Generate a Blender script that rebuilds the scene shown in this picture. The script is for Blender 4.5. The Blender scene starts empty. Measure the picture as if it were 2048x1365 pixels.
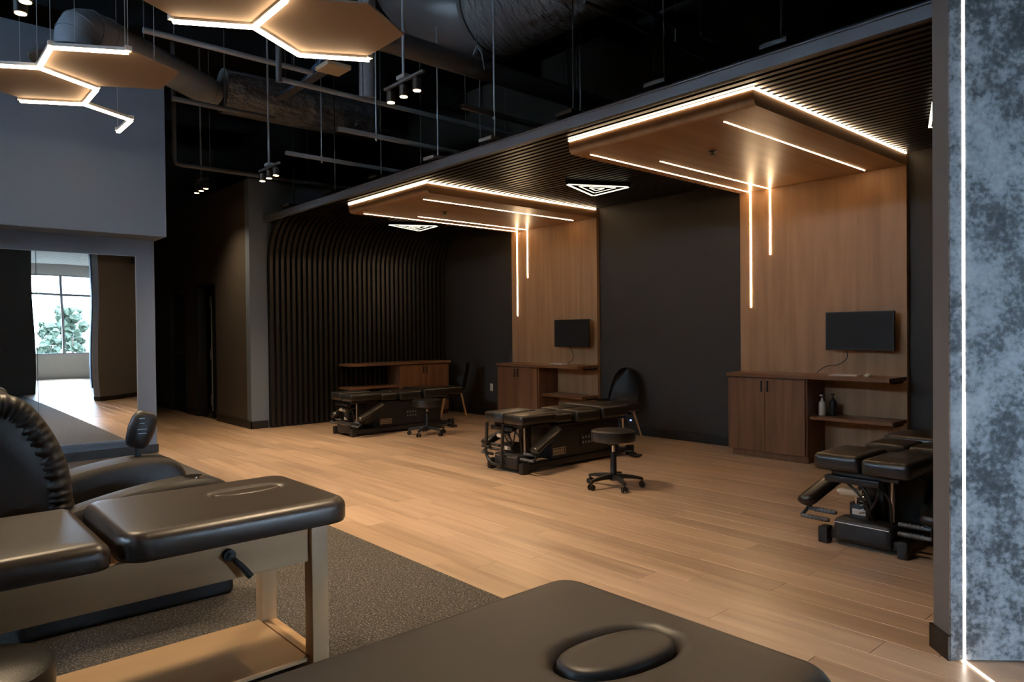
import bpy, bmesh, math, random
from mathutils import Vector, Matrix
random.seed(7)
PI = math.pi
S = bpy.context.scene
COL = S.collection

# ------------------------------------------------------------------ camera
cam_d = bpy.data.cameras.new('camera')
cam_d.sensor_width = 36.0
cam_d.lens = 1411.61 / 2048 * 36.0
cam_d.clip_start = 0.05
cam = bpy.data.objects.new('camera', cam_d)
COL.objects.link(cam)
_yaw, _pit, _rol = 2.415628, -0.012195, -0.009936
_fw = Vector((math.cos(_yaw)*math.cos(_pit), math.sin(_yaw)*math.cos(_pit), math.sin(_pit)))
_rt = _fw.cross(Vector((0, 0, 1))).normalized()
_up = _rt.cross(_fw)
_r2 = _rt*math.cos(_rol) + _up*math.sin(_rol)
_u2 = -_rt*math.sin(_rol) + _up*math.cos(_rol)
_m = Matrix((_r2, _u2, -_fw)).transposed().to_4x4()
_m.translation = (0, 0, 1.36)
cam.matrix_world = _m
S.camera = cam

# ------------------------------------------------------------------ world and daylight
world = bpy.data.worlds.new('daylight')
S.world = world
world.use_nodes = True
_bg = world.node_tree.nodes['Background']
_bg.inputs[0].default_value = (0.56, 0.78, 1.0, 1)
_bg.inputs[1].default_value = 24

S.view_settings.view_transform = 'Standard'
S.view_settings.look = 'None'
S.view_settings.gamma = 1.0
S.view_settings.use_curve_mapping = False
S.view_settings.exposure = 0.66

WINX = 9.0      # window wall on the right of the room
REARY = -6.0    # wall behind the camera; its high windows are added, unseen
def portal(loc, rot, sx, sy):
    l = bpy.data.lights.new('window_portal', 'AREA')
    l.shape = 'RECTANGLE'; l.size = sx; l.size_y = sy
    l.cycles.is_portal = True
    o = bpy.data.objects.new('window_portal', l); COL.objects.link(o)
    o.location = loc; o.rotation_euler = rot
portal((WINX - 0.02, 2.09, 2.09), (PI/2, 0, PI/2), 8.96, 2.46)

portal((-5.1, REARY + 0.02, 4.3), (PI/2, 0, PI), 6.2, .6)  # portal for the added high windows in the rear wall

# ------------------------------------------------------------------ materials
MATS = {}
def mat(name, color=(.5, .5, .5), rough=.5, metal=0.0, spec=.5, emit=None, strength=0.0, coat=0.0):
    m = bpy.data.materials.new(name); m.use_nodes = True
    b = m.node_tree.nodes['Principled BSDF']
    b.inputs['Base Color'].default_value = (*color, 1)
    b.inputs['Roughness'].default_value = rough
    b.inputs['Metallic'].default_value = metal
    b.inputs['Specular IOR Level'].default_value = spec
    b.inputs['Coat Weight'].default_value = coat
    if emit:
        b.inputs['Emission Color'].default_value = (*emit, 1)
        b.inputs['Emission Strength'].default_value = strength
    MATS[name] = m
    return m
def nt(m):
    t = m.node_tree
    return t, t.nodes, t.links, t.nodes['Principled BSDF']
def node(t, typ, **kw):
    n = t.nodes.new(typ)
    for k, v in kw.items():
        if isinstance(k, str) and hasattr(n, k): setattr(n, k, v)
    return n
def ramp(t, stops):
    r = t.nodes.new('ShaderNodeValToRGB')
    e = r.color_ramp.elements
    e[0].position, e[0].color = stops[0][0], (*stops[0][1], 1)
    e[1].position, e[1].color = stops[-1][0], (*stops[-1][1], 1)
    for p, c in stops[1:-1]:
        x = e.new(p); x.color = (*c, 1)
    return r
def add_bump(m, scale, strength, dist=.002, detail=3, coord='Object', stretch=(1, 1, 1)):
    t, N, L, b = nt(m)
    tc = node(t, 'ShaderNodeTexCoord'); mp = node(t, 'ShaderNodeMapping')
    mp.inputs['Scale'].default_value = stretch
    nz = node(t, 'ShaderNodeTexNoise'); nz.inputs['Scale'].default_value = scale; nz.inputs['Detail'].default_value = detail
    bp = node(t, 'ShaderNodeBump'); bp.inputs['Strength'].default_value = strength; bp.inputs['Distance'].default_value = dist
    L.new(tc.outputs[coord], mp.inputs[0]); L.new(mp.outputs[0], nz.inputs['Vector'])
    L.new(nz.outputs['Fac'], bp.inputs['Height']); L.new(bp.outputs[0], b.inputs['Normal'])
def wood(name, c0, c1, c2, axis, rough=.45, grain=1.0, vary=.25, spec=.4, pieces=False):
    """wood grain running along the given world axis (0 x, 1 y, 2 z)"""
    m = mat(name, c1, rough, spec=spec)
    t, N, L, b = nt(m)
    ge = node(t, 'ShaderNodeNewGeometry'); oi = node(t, 'ShaderNodeObjectInfo')
    mp = node(t, 'ShaderNodeMapping')
    sc = [14*grain]*3; sc[axis] = .9*grain
    mp.inputs['Scale'].default_value = sc
    rnd = node(t, 'ShaderNodeMath', operation='ADD')
    L.new(oi.outputs['Random'], rnd.inputs[0])
    if pieces: L.new(ge.outputs['Random Per Island'], rnd.inputs[1])
    else: rnd.inputs[1].default_value = 0
    fr = node(t, 'ShaderNodeMath', operation='FRACT'); L.new(rnd.outputs[0], fr.inputs[0])
    off = node(t, 'ShaderNodeVectorMath', operation='SCALE'); off.inputs[0].default_value = (31, 17, 23)
    L.new(fr.outputs[0], off.inputs['Scale'])
    ad = node(t, 'ShaderNodeVectorMath', operation='ADD')
    L.new(ge.outputs['Position'], mp.inputs[0]); L.new(mp.outputs[0], ad.inputs[0]); L.new(off.outputs[0], ad.inputs[1])
    n1 = node(t, 'ShaderNodeTexNoise'); n1.inputs['Scale'].default_value = 1.0; n1.inputs['Detail'].default_value = 5; n1.inputs['Distortion'].default_value = .6
    L.new(ad.outputs[0], n1.inputs['Vector'])
    r = ramp(t, [(.3, c0), (.5, c1), (.72, c2)])
    L.new(n1.outputs['Fac'], r.inputs[0])
    hs = node(t, 'ShaderNodeHueSaturation')
    mr = node(t, 'ShaderNodeMapRange'); mr.inputs[3].default_value = 1-vary; mr.inputs[4].default_value = 1+vary
    L.new(fr.outputs[0], mr.inputs[0]); L.new(mr.outputs[0], hs.inputs['Value']); L.new(r.outputs[0], hs.inputs['Color'])
    L.new(hs.outputs[0], b.inputs['Base Color'])
    bp = node(t, 'ShaderNodeBump'); bp.inputs['Strength'].default_value = .12; bp.inputs['Distance'].default_value = .001
    L.new(n1.outputs['Fac'], bp.inputs['Height']); L.new(bp.outputs[0], b.inputs['Normal'])
    return m

WARM = (1.0, .70, .40)
wood('oak_floor', (.34, .225, .148), (.43, .294, .196), (.51, .357, .245), 0, rough=.34, grain=1.0, vary=.13, pieces=True, spec=.45)
mat('subfloor', (.05, .035, .025), .9)
wood('oak_panel', (.29, .154, .070), (.345, .190, .090), (.395, .225, .112), 2, rough=.5, grain=.8, vary=.04)
wood('oak_soffit', (.29, .154, .070), (.345, .190, .090), (.395, .225, .112), 1, rough=.36, grain=.8, vary=.04)
wood('walnut', (.135, .057, .023), (.19, .082, .035), (.245, .112, .05), 2, rough=.42, grain=.9, vary=.10)
wood('walnut_top', (.14, .064, .029), (.19, .088, .040), (.24, .115, .054), 0, rough=.35, grain=.9, vary=.06)
wood('walnut_top_y', (.14, .064, .029), (.19, .088, .040), (.24, .115, .054), 1, rough=.35, grain=.9, vary=.06)
wood('maple', (.53, .33, .165), (.60, .385, .20), (.65, .435, .235), 1, rough=.4, grain=.5, vary=.03)
wood('maple_leg', (.53, .33, .165), (.60, .385, .20), (.65, .435, .235), 2, rough=.4, grain=.5, vary=.03)
wood('beech', (.42, .24, .11), (.5, .3, .15), (.55, .35, .19), 2, rough=.5, grain=.6, vary=.03)
mat('wall_dark', (.036, .030, .0245), .62, spec=.35); add_bump(MATS['wall_dark'], 90, .12, .001)
mat('wall_grey', (.142, .178, .235), .6, spec=.35); add_bump(MATS['wall_grey'], 90, .12, .001)
mat('wall_brown', (.15, .138, .13), .6, spec=.35); add_bump(MATS['wall_brown'], 90, .12, .001)
mat('wall_umber', (.085, .072, .062), .6, spec=.35); add_bump(MATS['wall_umber'], 90, .12, .001)
mat('duct_grey', (.25, .275, .32), .42, spec=.5)
mat('wall_pale', (.55, .53, .5), .7); add_bump(MATS['wall_pale'], 60, .1, .001)
mat('black_deck', (.012, .012, .013), .8, spec=.2)
mat('matte_black', (.01, .01, .01), 1.0, spec=0.0)
mat('baseboard', (.012, .011, .011), .45)
mat('slat_black', (.0115, .0112, .0122), .38, spec=.5)
mat('fascia', (.12, .13, .155), .5)
mat('black_metal', (.014, .014, .015), .38, spec=.5)
mat('black_plastic', (.016, .016, .017), .45)
mat('black_duct', (.075, .078, .086), .4, spec=.7); add_bump(MATS['black_duct'], 5, .25, .01, 4)
mat('wrap_duct', (.13, .135, .15), .28, spec=.8); add_bump(MATS['wrap_duct'], 6, 1.0, .12, 5, stretch=(2.4, .7, .7))
mat('grey_metal', (.29, .32, .37), .4, metal=.2)
mat('dark_steel', (.10, .105, .115), .42, metal=.1)
mat('chrome', (.62, .6, .58), .18, metal=1.0)
mat('steel', (.4, .4, .41), .35, metal=1.0)
mat('white_plastic', (.62, .6, .57), .45)
mat('cream_plastic', (.62, .5, .36), .5)
mat('white_wire', (.45, .45, .47), .45)
mat('leather_black', (.013, .0122, .0115), .31, spec=.65); add_bump(MATS['leather_black'], 180, .25, .0015, 3)
mat('leather_brown', (.046, .034, .027), .36, spec=.8); add_bump(MATS['leather_brown'], 120, .22, .0015, 4)
mat('leather_matte', (.050, .042, .0385), .42, spec=.5); add_bump(MATS['leather_matte'], 160, .18, .001, 3)
mat('recliner_leather', (.020, .018, .017), .46, spec=.5); add_bump(MATS['recliner_leather'], 60, .25, .003, 4)
mat('hex_board', (.30, .205, .14), .8)
mat('led_hex', (1, 1, 1), .5, emit=(1.0, .76, .48), strength=16)
mat('led_strip', (1, 1, 1), .5, emit=(1.0, .73, .45), strength=17)
mat('led_thin', (1, 1, 1), .5, emit=(1.0, .69, .39), strength=30)
mat('led_tri', (1, 1, 1), .5, emit=(1.0, .90, .62), strength=1.6)
mat('led_portal', (1, 1, 1), .5, emit=(1.0, .88, .76), strength=9)
mat('lamp_face', (1, 1, 1), .5, emit=(1.0, .62, .28), strength=12)
mat('screen', (.014, .013, .012), .55, spec=.25)
mat('bottle_white', (.66, .58, .48), .35)
mat('bottle_dark', (.012, .013, .015), .3)
mat('blue_lamp', (.1, .1, .5), .4, emit=(.15, .2, 1.0), strength=3)
mat('foliage', (.026, .038, .019), .7)
mat('bark', (.10, .07, .05), .9)
mat('lawn', (.026, .031, .02), .9)
mat('cable_blue', (.03, .09, .25), .5)
mat('pale_frame', (.30, .31, .33), .5)

m = mat('mirror', (.80, .83, .86), .0, metal=1.0)
t, N, L, b = nt(m)
tc = node(t, 'ShaderNodeTexCoord'); nz = node(t, 'ShaderNodeTexNoise'); nz.inputs['Scale'].default_value = 1.1; nz.inputs['Detail'].default_value = 0
bp = node(t, 'ShaderNodeBump'); bp.inputs['Strength'].default_value = .05; bp.inputs['Distance'].default_value = .05
L.new(tc.outputs['Object'], nz.inputs['Vector']); L.new(nz.outputs['Fac'], bp.inputs['Height']); L.new(bp.outputs[0], b.inputs['Normal'])

m = mat('glass_pane', (1, 1, 1), .02)
b = nt(m)[3]; b.inputs['Transmission Weight'].default_value = 1.0; b.inputs['IOR'].default_value = 1.0; b.inputs['Specular IOR Level'].default_value = .0

m = mat('rubber', (.05, .047, .045), .75, spec=.3)
t, N, L, b = nt(m)
tc = node(t, 'ShaderNodeTexCoord')
v1 = node(t, 'ShaderNodeTexNoise'); v1.inputs['Scale'].default_value = 130; v1.inputs['Detail'].default_value = 2
v2 = node(t, 'ShaderNodeTexNoise'); v2.inputs['Scale'].default_value = 85; v2.inputs['Detail'].default_value = 2
L.new(tc.outputs['Object'], v1.inputs['Vector']); L.new(tc.outputs['Object'], v2.inputs['Vector'])
r1 = ramp(t, [(.52, (.055, .050, .046)), (.60, (.15, .135, .12)), (.70, (.30, .27, .235))])
L.new(v1.outputs['Fac'], r1.inputs[0])
r2 = ramp(t, [(.35, (.4, .4, .4)), (.55, (1, 1, 1))]); L.new(v2.outputs['Fac'], r2.inputs[0])
mx = node(t, 'ShaderNodeMix', data_type='RGBA', blend_type='MULTIPLY'); mx.inputs[0].default_value = 1
L.new(r1.outputs[0], mx.inputs[6]); L.new(r2.outputs[0], mx.inputs[7]); L.new(mx.outputs[2], b.inputs['Base Color'])
bp = node(t, 'ShaderNodeBump'); bp.inputs['Strength'].default_value = .3; bp.inputs['Distance'].default_value = .002
L.new(v1.outputs['Fac'], bp.inputs['Height']); L.new(bp.outputs[0], b.inputs['Normal'])

m = mat('mottled', (.2, .22, .26), .62, spec=.35)
t, N, L, b = nt(m)
tc = node(t, 'ShaderNodeTexCoord')
a1 = node(t, 'ShaderNodeTexNoise'); a1.inputs['Scale'].default_value = 3.4; a1.inputs['Detail'].default_value = 12; a1.inputs['Roughness'].default_value = .72
a2 = node(t, 'ShaderNodeTexVoronoi'); a2.inputs['Scale'].default_value = 26
a3 = node(t, 'ShaderNodeTexNoise'); a3.inputs['Scale'].default_value = 55; a3.inputs['Detail'].default_value = 4
for q in (a1, a2, a3): L.new(tc.outputs['Object'], q.inputs['Vector'])
ma = node(t, 'ShaderNodeMath', operation='MULTIPLY_ADD'); ma.inputs[1].default_value = .10
L.new(a2.outputs['Distance'], ma.inputs[0]); L.new(a1.outputs['Fac'], ma.inputs[2])
mb = node(t, 'ShaderNodeMath', operation='MULTIPLY_ADD'); mb.inputs[1].default_value = .34
L.new(a3.outputs['Fac'], mb.inputs[0]); L.new(ma.outputs[0], mb.inputs[2])
rr = ramp(t, [(.58, (.032, .035, .040)), (.665, (.085, .092, .10)), (.72, (.19, .20, .215)), (.78, (.27, .28, .30)), (.9, (.37, .38, .40))])
L.new(mb.outputs[0], rr.inputs[0]); L.new(rr.outputs[0], b.inputs['Base Color'])

# ------------------------------------------------------------------ mesh helpers
def BM(): return bmesh.new()
def bx(bm, x0, x1, y0, y1, z0, z1):
    v = [bm.verts.new(p) for p in ((x0,y0,z0),(x1,y0,z0),(x1,y1,z0),(x0,y1,z0),(x0,y0,z1),(x1,y0,z1),(x1,y1,z1),(x0,y1,z1))]
    for f in ((0,3,2,1),(4,5,6,7),(0,1,5,4),(1,2,6,5),(2,3,7,6),(3,0,4,7)):
        bm.faces.new([v[i] for i in f])
    return v
def obx(bm, c, size, M=None):
    """box centred at c, rotated by 3x3 matrix M"""
    h = Vector(size)/2
    v = bx(bm, -h.x, h.x, -h.y, h.y, -h.z, h.z)
    for q in v:
        q.co = (M @ q.co if M else q.co) + Vector(c)
    return v
def frame_of(d):
    d = d.normalized()
    a = Vector((0, 0, 1)) if abs(d.z) < .9 else Vector((1, 0, 0))
    u = d.cross(a).normalized()
    return u, d.cross(u)
def loft(bm, secs, cap=True, closed=True):
    rings = [[bm.verts.new(p) for p in s] for s in secs]
    n = len(rings[0])
    for a, b in zip(rings, rings[1:]):
        for i in range(n if closed else n-1):
            j = (i+1) % n
            bm.faces.new((a[i], a[j], b[j], b[i]))
    if cap:
        bm.faces.new(rings[0][::-1]); bm.faces.new(rings[-1])
    return rings
def tube(bm, pts, r, seg=8, cap=True):
    pts = [Vector(p) for p in pts]
    secs = []
    u = None
    for i, p in enumerate(pts):
        d = (pts[min(i+1, len(pts)-1)] - pts[max(i-1, 0)]).normalized()
        if u is None: u, w = frame_of(d)
        else:
            u = (u - d*u.dot(d)).normalized(); w = d.cross(u)
        rr = r[i] if isinstance(r, (list, tuple)) else r
        secs.append([p + (u*math.cos(2*PI*k/seg) + w*math.sin(2*PI*k/seg))*rr for k in range(seg)])
    loft(bm, secs, cap)
def cyl(bm, p0, p1, r, seg=12, r1=None):
    tube(bm, [p0, p1], [r, r if r1 is None else r1], seg)
def lathe(bm, prof, seg=20, c=(0, 0, 0)):
    """prof [(r, z)] from bottom to top"""
    secs = [[Vector((c[0]+max(r, .0004)*math.cos(2*PI*k/seg), c[1]+max(r, .0004)*math.sin(2*PI*k/seg), c[2]+z)) for k in range(seg)] for r, z in prof]
    loft(bm, secs)
def prism(bm, pts, z0, z1):
    loft(bm, [[Vector((x, y, z0)) for x, y in pts], [Vector((x, y, z1)) for x, y in pts]])
def arc(c, r, a0, a1, n, plane='xz'):
    out = []
    for i in range(n+1):
        a = a0 + (a1-a0)*i/n
        ca, sa = r*math.cos(a), r*math.sin(a)
        out.append(Vector((c[0]+ca, c[1], c[2]+sa)) if plane == 'xz' else Vector((c[0]+ca, c[1]+sa, c[2])) if plane == 'xy' else Vector((c[0], c[1]+ca, c[2]+sa)))
    return out
def smoothpath(pts, n=6):
    P = [Vector(p) for p in pts]; out = []
    for i in range(len(P)-1):
        p0, p1, p2, p3 = P[max(i-1, 0)], P[i], P[i+1], P[min(i+2, len(P)-1)]
        for k in range(n):
            s = k/n
            out.append(.5*((2*p1)+(p2-p0)*s+(2*p0-5*p1+4*p2-p3)*s*s+(3*p1-p0-3*p2+p3)*s**3))
    out.append(P[-1]); return out
def bevel(bm, w, seg=2):
    bmesh.ops.recalc_face_normals(bm, faces=bm.faces[:]); bm.normal_update()
    bmesh.ops.bevel(bm, geom=[e for e in bm.edges if len(e.link_faces) == 2 and e.calc_face_angle(0) > .6], offset=w, segments=seg, profile=.6, affect='EDGES', clamp_overlap=True)
def obj(name, bm, m, parent=None, bev=0, seg=2, smooth=False, loc=None, rot=None):
    if bev: bevel(bm, bev, seg)
    bmesh.ops.recalc_face_normals(bm, faces=bm.faces[:])
    me = bpy.data.meshes.new(name); bm.to_mesh(me); bm.free()
    me.materials.append(MATS[m])
    if smooth:
        for p in me.polygons: p.use_smooth = True
        if smooth != 'all':
            me.set_sharp_from_angle(angle=.7)
    o = bpy.data.objects.new(name, me); COL.objects.link(o)
    if loc: o.location = loc
    if rot: o.rotation_euler = rot
    if parent: o.parent = parent
    return o
def tag(o, label, cat, group=None):
    o['label'] = label; o['category'] = cat
    if group: o['group'] = group
    return o
def thing(name, label, cat, loc=(0, 0, 0), rotz=0, group=None):
    o = bpy.data.objects.new(name, None); COL.objects.link(o)
    o.empty_display_size = .1
    o.location = loc; o.rotation_euler = (0, 0, rotz)
    return tag(o, label, cat, group)
def struct(name, bm, m, parent=None, **kw):
    o = obj(name, bm, m, parent, **kw)
    if parent is None: o['kind'] = 'structure'
    return o
def box_obj(name, dims, m, parent=None, bev=0, seg=2, **kw):
    bm = BM(); bx(bm, *dims); return obj(name, bm, m, parent, bev=bev, seg=seg, smooth=bool(bev), **kw)
def sbox(name, dims, m, parent=None, bev=0):
    o = box_obj(name, dims, m, parent, bev)
    if parent is None: o['kind'] = 'structure'
    return o
def dup(root, loc=None, rotz=None, label=None):
    r = root.copy(); COL.objects.link(r)
    if loc is not None: r.location = loc
    if rotz is not None: r.rotation_euler = (0, 0, rotz)
    if label: r['label'] = label
    for ch in list(root.children):
        c = ch.copy(); COL.objects.link(c); c.parent = r
        for g in list(ch.children):
            d = g.copy(); COL.objects.link(d); d.parent = c
    return r

YB = 7.37          # back wall
XS = -10.1         # wall behind the slats
XM = -8.9          # mirror wall
DECK = 5.4

# ------------------------------------------------------------------ floor
floor = sbox('floor', (-15.2, WINX, REARY, YB, -.12, -.012), 'subfloor')
PW, PL = .18, 1.22
plk = bpy.data.meshes.new('plank')
bm = BM(); bx(bm, 0, PL-.0016, 0, PW-.0016, -.012, 0); bevel(bm, .0012, 1); bm.to_mesh(plk); bm.free()
plk.materials.append(MATS['oak_floor'])
cand = []
row = 0
y = 2.34
while y < YB - .02:
    x = -15.2 - random.random()*PL
    while x < WINX:
        if not (x < XS - PL and y > 3.95):
            c = Vector((x+PL/2, y+PW/2, 0)) - Vector((0, 0, 1.36))
            dep = c.dot(_fw)
            px = 1024 + 1411.6*c.dot(_r2)/dep if dep > .3 else -9999
            vis = 300 < px < 1895
            cand.append((0 if vis else 1, c.length, x, y))
        x += PL
    y += PW; row += 1
cand.sort()
rest = BM()
for k, (h, d, x, y) in enumerate(cand):
    if k < 300:
        o = bpy.data.objects.new('plank', plk); COL.objects.link(o)
        o.location = (x, y, 0); o.parent = floor
    else:
        bx(rest, x, x+PL-.0016, y, min(y+PW, YB)-.0016, -.012, 0)
o = obj('plank_field', rest, 'oak_floor', floor); o['kind'] = 'stuff'
sbox('floor_rubber', (XM, WINX, REARY, 2.338, -.012, .001), 'rubber')

# ------------------------------------------------------------------ walls
sbox('wall_back', (-15.4, WINX+.2, YB, YB+.15, -.05, DECK), 'wall_dark')
wl = sbox('wall_slats', (XS-.15, XS, 3.93, YB, -.05, 3.62), 'wall_grey')
# corridor wall with two door openings
bm = BM()
D1 = (-12.42, -11.5); D2 = (-13.95, -13.03); DH = 2.2
for a, b_, z0, z1 in ((-15.2, D2[0], -.05, 3.62), (D2[0], D2[1], DH, 3.62), (D2[1], D1[0], -.05, 3.62), (D1[0], D1[1], DH, 3.62), (D1[1], XS-.15, -.05, 3.62)):
    bx(bm, a, b_, 3.93, 4.07, z0, z1)
struct('wall_corridor', bm, 'wall_umber')
sbox('wall_end', (-15.4, -15.2, REARY, YB, -.05, DECK), 'wall_dark')
sbox('wall_above_corridor', (-15.2, XS-.15, 5.2, 5.3, -.05, DECK), 'black_deck')
sbox('wall_mirror', (XM-.15, XM, REARY, 2.35, -.05, 2.47), 'wall_grey')
sbox('wall_bulkhead', (XM-.15, -8.5, REARY, 2.376, 2.47, 4.5), 'wall_grey')
sbox('wall_bay', (.1, .25, 4.25, YB, -.05, 4.2), 'wall_dark')
ce = sbox('ceiling', (-15.4, WINX+.2, REARY-.2, YB+.2, DECK, DECK+.1), 'black_deck')
# joists of the black roof deck
for k, xj in enumerate((-13, -11.2, -9.4, -7.6, -5.8, -4, -2.2, -.4)):
    bm = BM(); bx(bm, xj-.06, xj+.06, REARY, YB, DECK-.35, DECK-.3); bx(bm, xj-.01, xj+.01, REARY, YB, DECK-.3, DECK)
    obj('joist', bm, 'black_deck', ce)
# pale strip ceiling by the windows (seen in the mirror)
cp = sbox('ceiling_by_windows', (3.2, WINX, REARY, YB, 3.74, 3.8), 'wall_pale')
for k in range(26):
    bm = BM(); bx(bm, 3.2+k*.222, 3.2+k*.222+.15, REARY, YB, 3.68, 3.74); obj('ceiling_board', bm, 'wall_pale', cp)
sbox('baseboard_back', (-6.46, -4.31, YB-.014, YB, 0, .11), 'baseboard')
sbox('baseboard_back_corner', (XS+.04, -8.24, YB-.014, YB, 0, .11), 'baseboard')
sbox('baseboard_wing', (XS, XS+.014, 3.916, 4.175, 0, .11), 'baseboard')
sbox('baseboard_corridor', (D1[1]+.02, XS+.014, 3.916, 3.93, 0, .11), 'baseboard')
sbox('baseboard_corridor_middle', (D2[1]+.03, D1[0]-.03, 3.916, 3.93, 0, .11), 'baseboard')
sbox('baseboard_mirror', (XM, XM+.014, REARY, 2.364, 0, .10), 'baseboard')
sbox('trim_mirror', (XM, XM+.02, REARY, 2.15, .165, .19), 'wall_grey')

# window walls with mullioned windows
def window_wall(name, axis, at, a0, a1, n0, zs=.86, zt=3.32, wm='wall_pale', pitch=1.12, transom=True):
    bm = BM()
    lo, hi = a0, a1
    def seg(u0, u1, z0, z1):
        if axis == 'x': bx(bm, at, at+.2, u0, u1, z0, z1)
        else: bx(bm, u0, u1, at-.2, at, z0, z1)
    full = (REARY, YB) if axis == 'x' else (-15.2, WINX)
    seg(full[0], full[1], -.05, zs); seg(full[0], full[1], zt, DECK)
    seg(full[0], lo, zs, zt); seg(hi, full[1], zs, zt)
    struct(name, bm, wm)
    n = int(round((hi-lo)/pitch)); w = (hi-lo)/n
    for k in range(n):
        u0, u1 = lo+k*w, lo+(k+1)*w
        bm = BM(); e = .035
        def fr(p0, p1, q0, q1):
            if axis == 'x': bx(bm, at+.04, at+.12, p0, p1, q0, q1)
            else: bx(bm, p0, p1, at-.12, at-.04, q0, q1)
        fr(u0, u0+e, zs, zt); fr(u1-e, u1, zs, zt); fr(u0+e, u1-e, zs, zs+e); fr(u0+e, u1-e, zt-e, zt)
        if transom: fr(u0+e, u1-e, 2.65, 2.72)
        w_o = struct('window_%d' % (n0+k), bm, 'pale_frame')
        for z0, z1 in (((zs+e, 2.65), (2.72, zt-e)) if transom else ((zs+e, zt-e),)):
            bm = BM()
            if axis == 'x': bx(bm, at+.076, at+.082, u0+e, u1-e, z0, z1)
            else: bx(bm, u0+e, u1-e, at-.082, at-.076, z0, z1)
            obj('pane', bm, 'glass_pane', w_o)
    return n
nw = window_wall('wall_window', 'x', WINX, -5.74, 6.58, 1)
window_wall('wall_rear', 'y', REARY, -8.2, -2.0, 1+nw, 4.0, 4.6, 'wall_dark', 1.24, False)  # high rear windows added out of view for bluish fill on ducts and fascia
bm = BM(); bx(bm, WINX+.3, WINX+60, -40, 50, -.6, -.4)
struct('ground_outside', bm, 'lawn')

# diagonal portal wall with mottled covering (right foreground)
A = Vector((-.961, 3.232, 0)); dv = Vector((.70, .714, 0)).normalized(); nv = Vector((-dv.y, dv.x, 0))   # nv points away from camera
def diag(bm, s0, s1, t0, t1, z0, z1):
    p = [A+dv*s0+nv*t0, A+dv*s1+nv*t0, A+dv*s1+nv*t1, A+dv*s0+nv*t1]
    prism(bm, [(q.x, q.y) for q in p], z0, z1)
PT = 4.6
bm = BM(); diag(bm, 0, 1.55, .012, .13, 0, PT)
wp = struct('wall_portal', bm, 'wall_brown')
bm = BM(); diag(bm, 0, .047, 0, .012, .006, PT); diag(bm, .059, 1.55, 0, .012, .006, PT)
obj('wall_covering', bm, 'mottled', wp)
bm = BM(); diag(bm, .049, .057, -.002, .012, 0, PT); obj('led_strip', bm, 'led_portal', wp)
bm = BM(); diag(bm, -.012, 0, .0, .142, 0, .10); diag(bm, -.012, 1.5, .13, .142, 0, .10)
struct('baseboard_portal', bm, 'baseboard')
# LED line continuing over the floor
p0 = A+dv*.053; dl = Vector((.78, -.62, 0)).normalized()
dl = (Vector((-.774, 3.18, 0))-Vector((-.899, 3.293, 0))).normalized(); sl = Vector((-dl.y, dl.x, 0))
bm = BM(); q = [p0-sl*.0045-nv*.002, p0+dl*.55-sl*.0045, p0+dl*.55+sl*.0045, p0+sl*.0045-nv*.002]
prism(bm, [(v.x, v.y) for v in q], -.004, .003)
tag(obj('floor_light_strip', bm, 'led_portal'), 'bright white light line in the floor leading from the blue mottled wall', 'light strip')

# doors in the corridor
d2 = sbox('door_2', (D2[0]+.04, D2[1]-.04, 3.99, 4.03, .005, DH-.04), 'black_metal')
bm = BM(); bx(bm, D2[0], D2[0]+.04, 3.925, 4.07, 0, DH); bx(bm, D2[1]-.04, D2[1], 3.925, 4.07, 0, DH); bx(bm, D2[0]+.04, D2[1]-.04, 3.925, 4.07, DH-.04, DH)
obj('door_frame', bm, 'black_metal', d2)
bm = BM(); cyl(bm, (-13.5, 3.99, 1.05), (-13.5, 3.93, 1.05), .018, 10); cyl(bm, (-13.51, 3.935, 1.05), (-13.39, 3.935, 1.05), .011, 8); cyl(bm, (-13.5, 3.99, 1.05), (-13.5, 3.98, 1.05), .034, 14)
obj('handle', bm, 'chrome', d2, smooth=True)
bm = BM(); bx(bm, -13.22, -13.02, 3.93, 3.99, 2.08, 2.14); tube(bm, [(-13.1, 3.93, 2.12), (-13.3, 3.87, 2.13), (-13.15, 3.92, 2.17)], .01, 6)
obj('door_closer', bm, 'grey_metal', d2)
# open door: leaf swung into the room beyond
d1 = sbox('door_1', (D1[0]+.30, D1[0]+.345, 4.06, 4.94, .005, DH-.04), 'black_metal')
bm = BM(); bx(bm, D1[0], D1[0]+.04, 3.925, 4.07, 0, DH); bx(bm, D1[1]-.04, D1[1], 3.925, 4.07, 0, DH); bx(bm, D1[0]+.04, D1[1]-.04, 3.925, 4.07, DH-.04, DH)
obj('door_frame', bm, 'black_metal', d1)
for zh in (1.92, 1.05, .28):
    bm = BM(); bx(bm, D1[0]+.28, D1[0]+.35, 4.045, 4.06, zh-.09, zh+.09); obj('hinge', bm, 'grey_metal', d1)
bm = BM(); bx(bm, D1[0]+.335, D1[0]+.352, 4.045, 4.06, .1, 1.83); obj('door_edge_strip', bm, 'grey_metal', d1)
bm = BM(); bx(bm, D1[0]+.18, D1[0]+.4, 4.08, 4.11, 2.09, 2.115); obj('closer_arm', bm, 'steel', d1)

# ------------------------------------------------------------------ mirror on the left wall
mw = thing('wall_mirror_panel', 'tall wavy wall mirror on the grey wall behind the recliner', 'mirror', (XM, 1.2, .19))
bm = BM(); bx(bm, .002, .008, .0, .946, 0, 2.08); obj('mirror_pane', bm, 'mirror', mw)
bm = BM(); bx(bm, .002, .008, -3.5, -.006, 0, 2.08); o = obj('mirror_pane', bm, 'mirror', mw)
bm = BM(); bx(bm, .001, .011, .946, .954, 0, 2.086); bx(bm, .001, .011, -3.5, .954, 2.08, 2.086); obj('mirror_edge', bm, 'grey_metal', mw)

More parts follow.
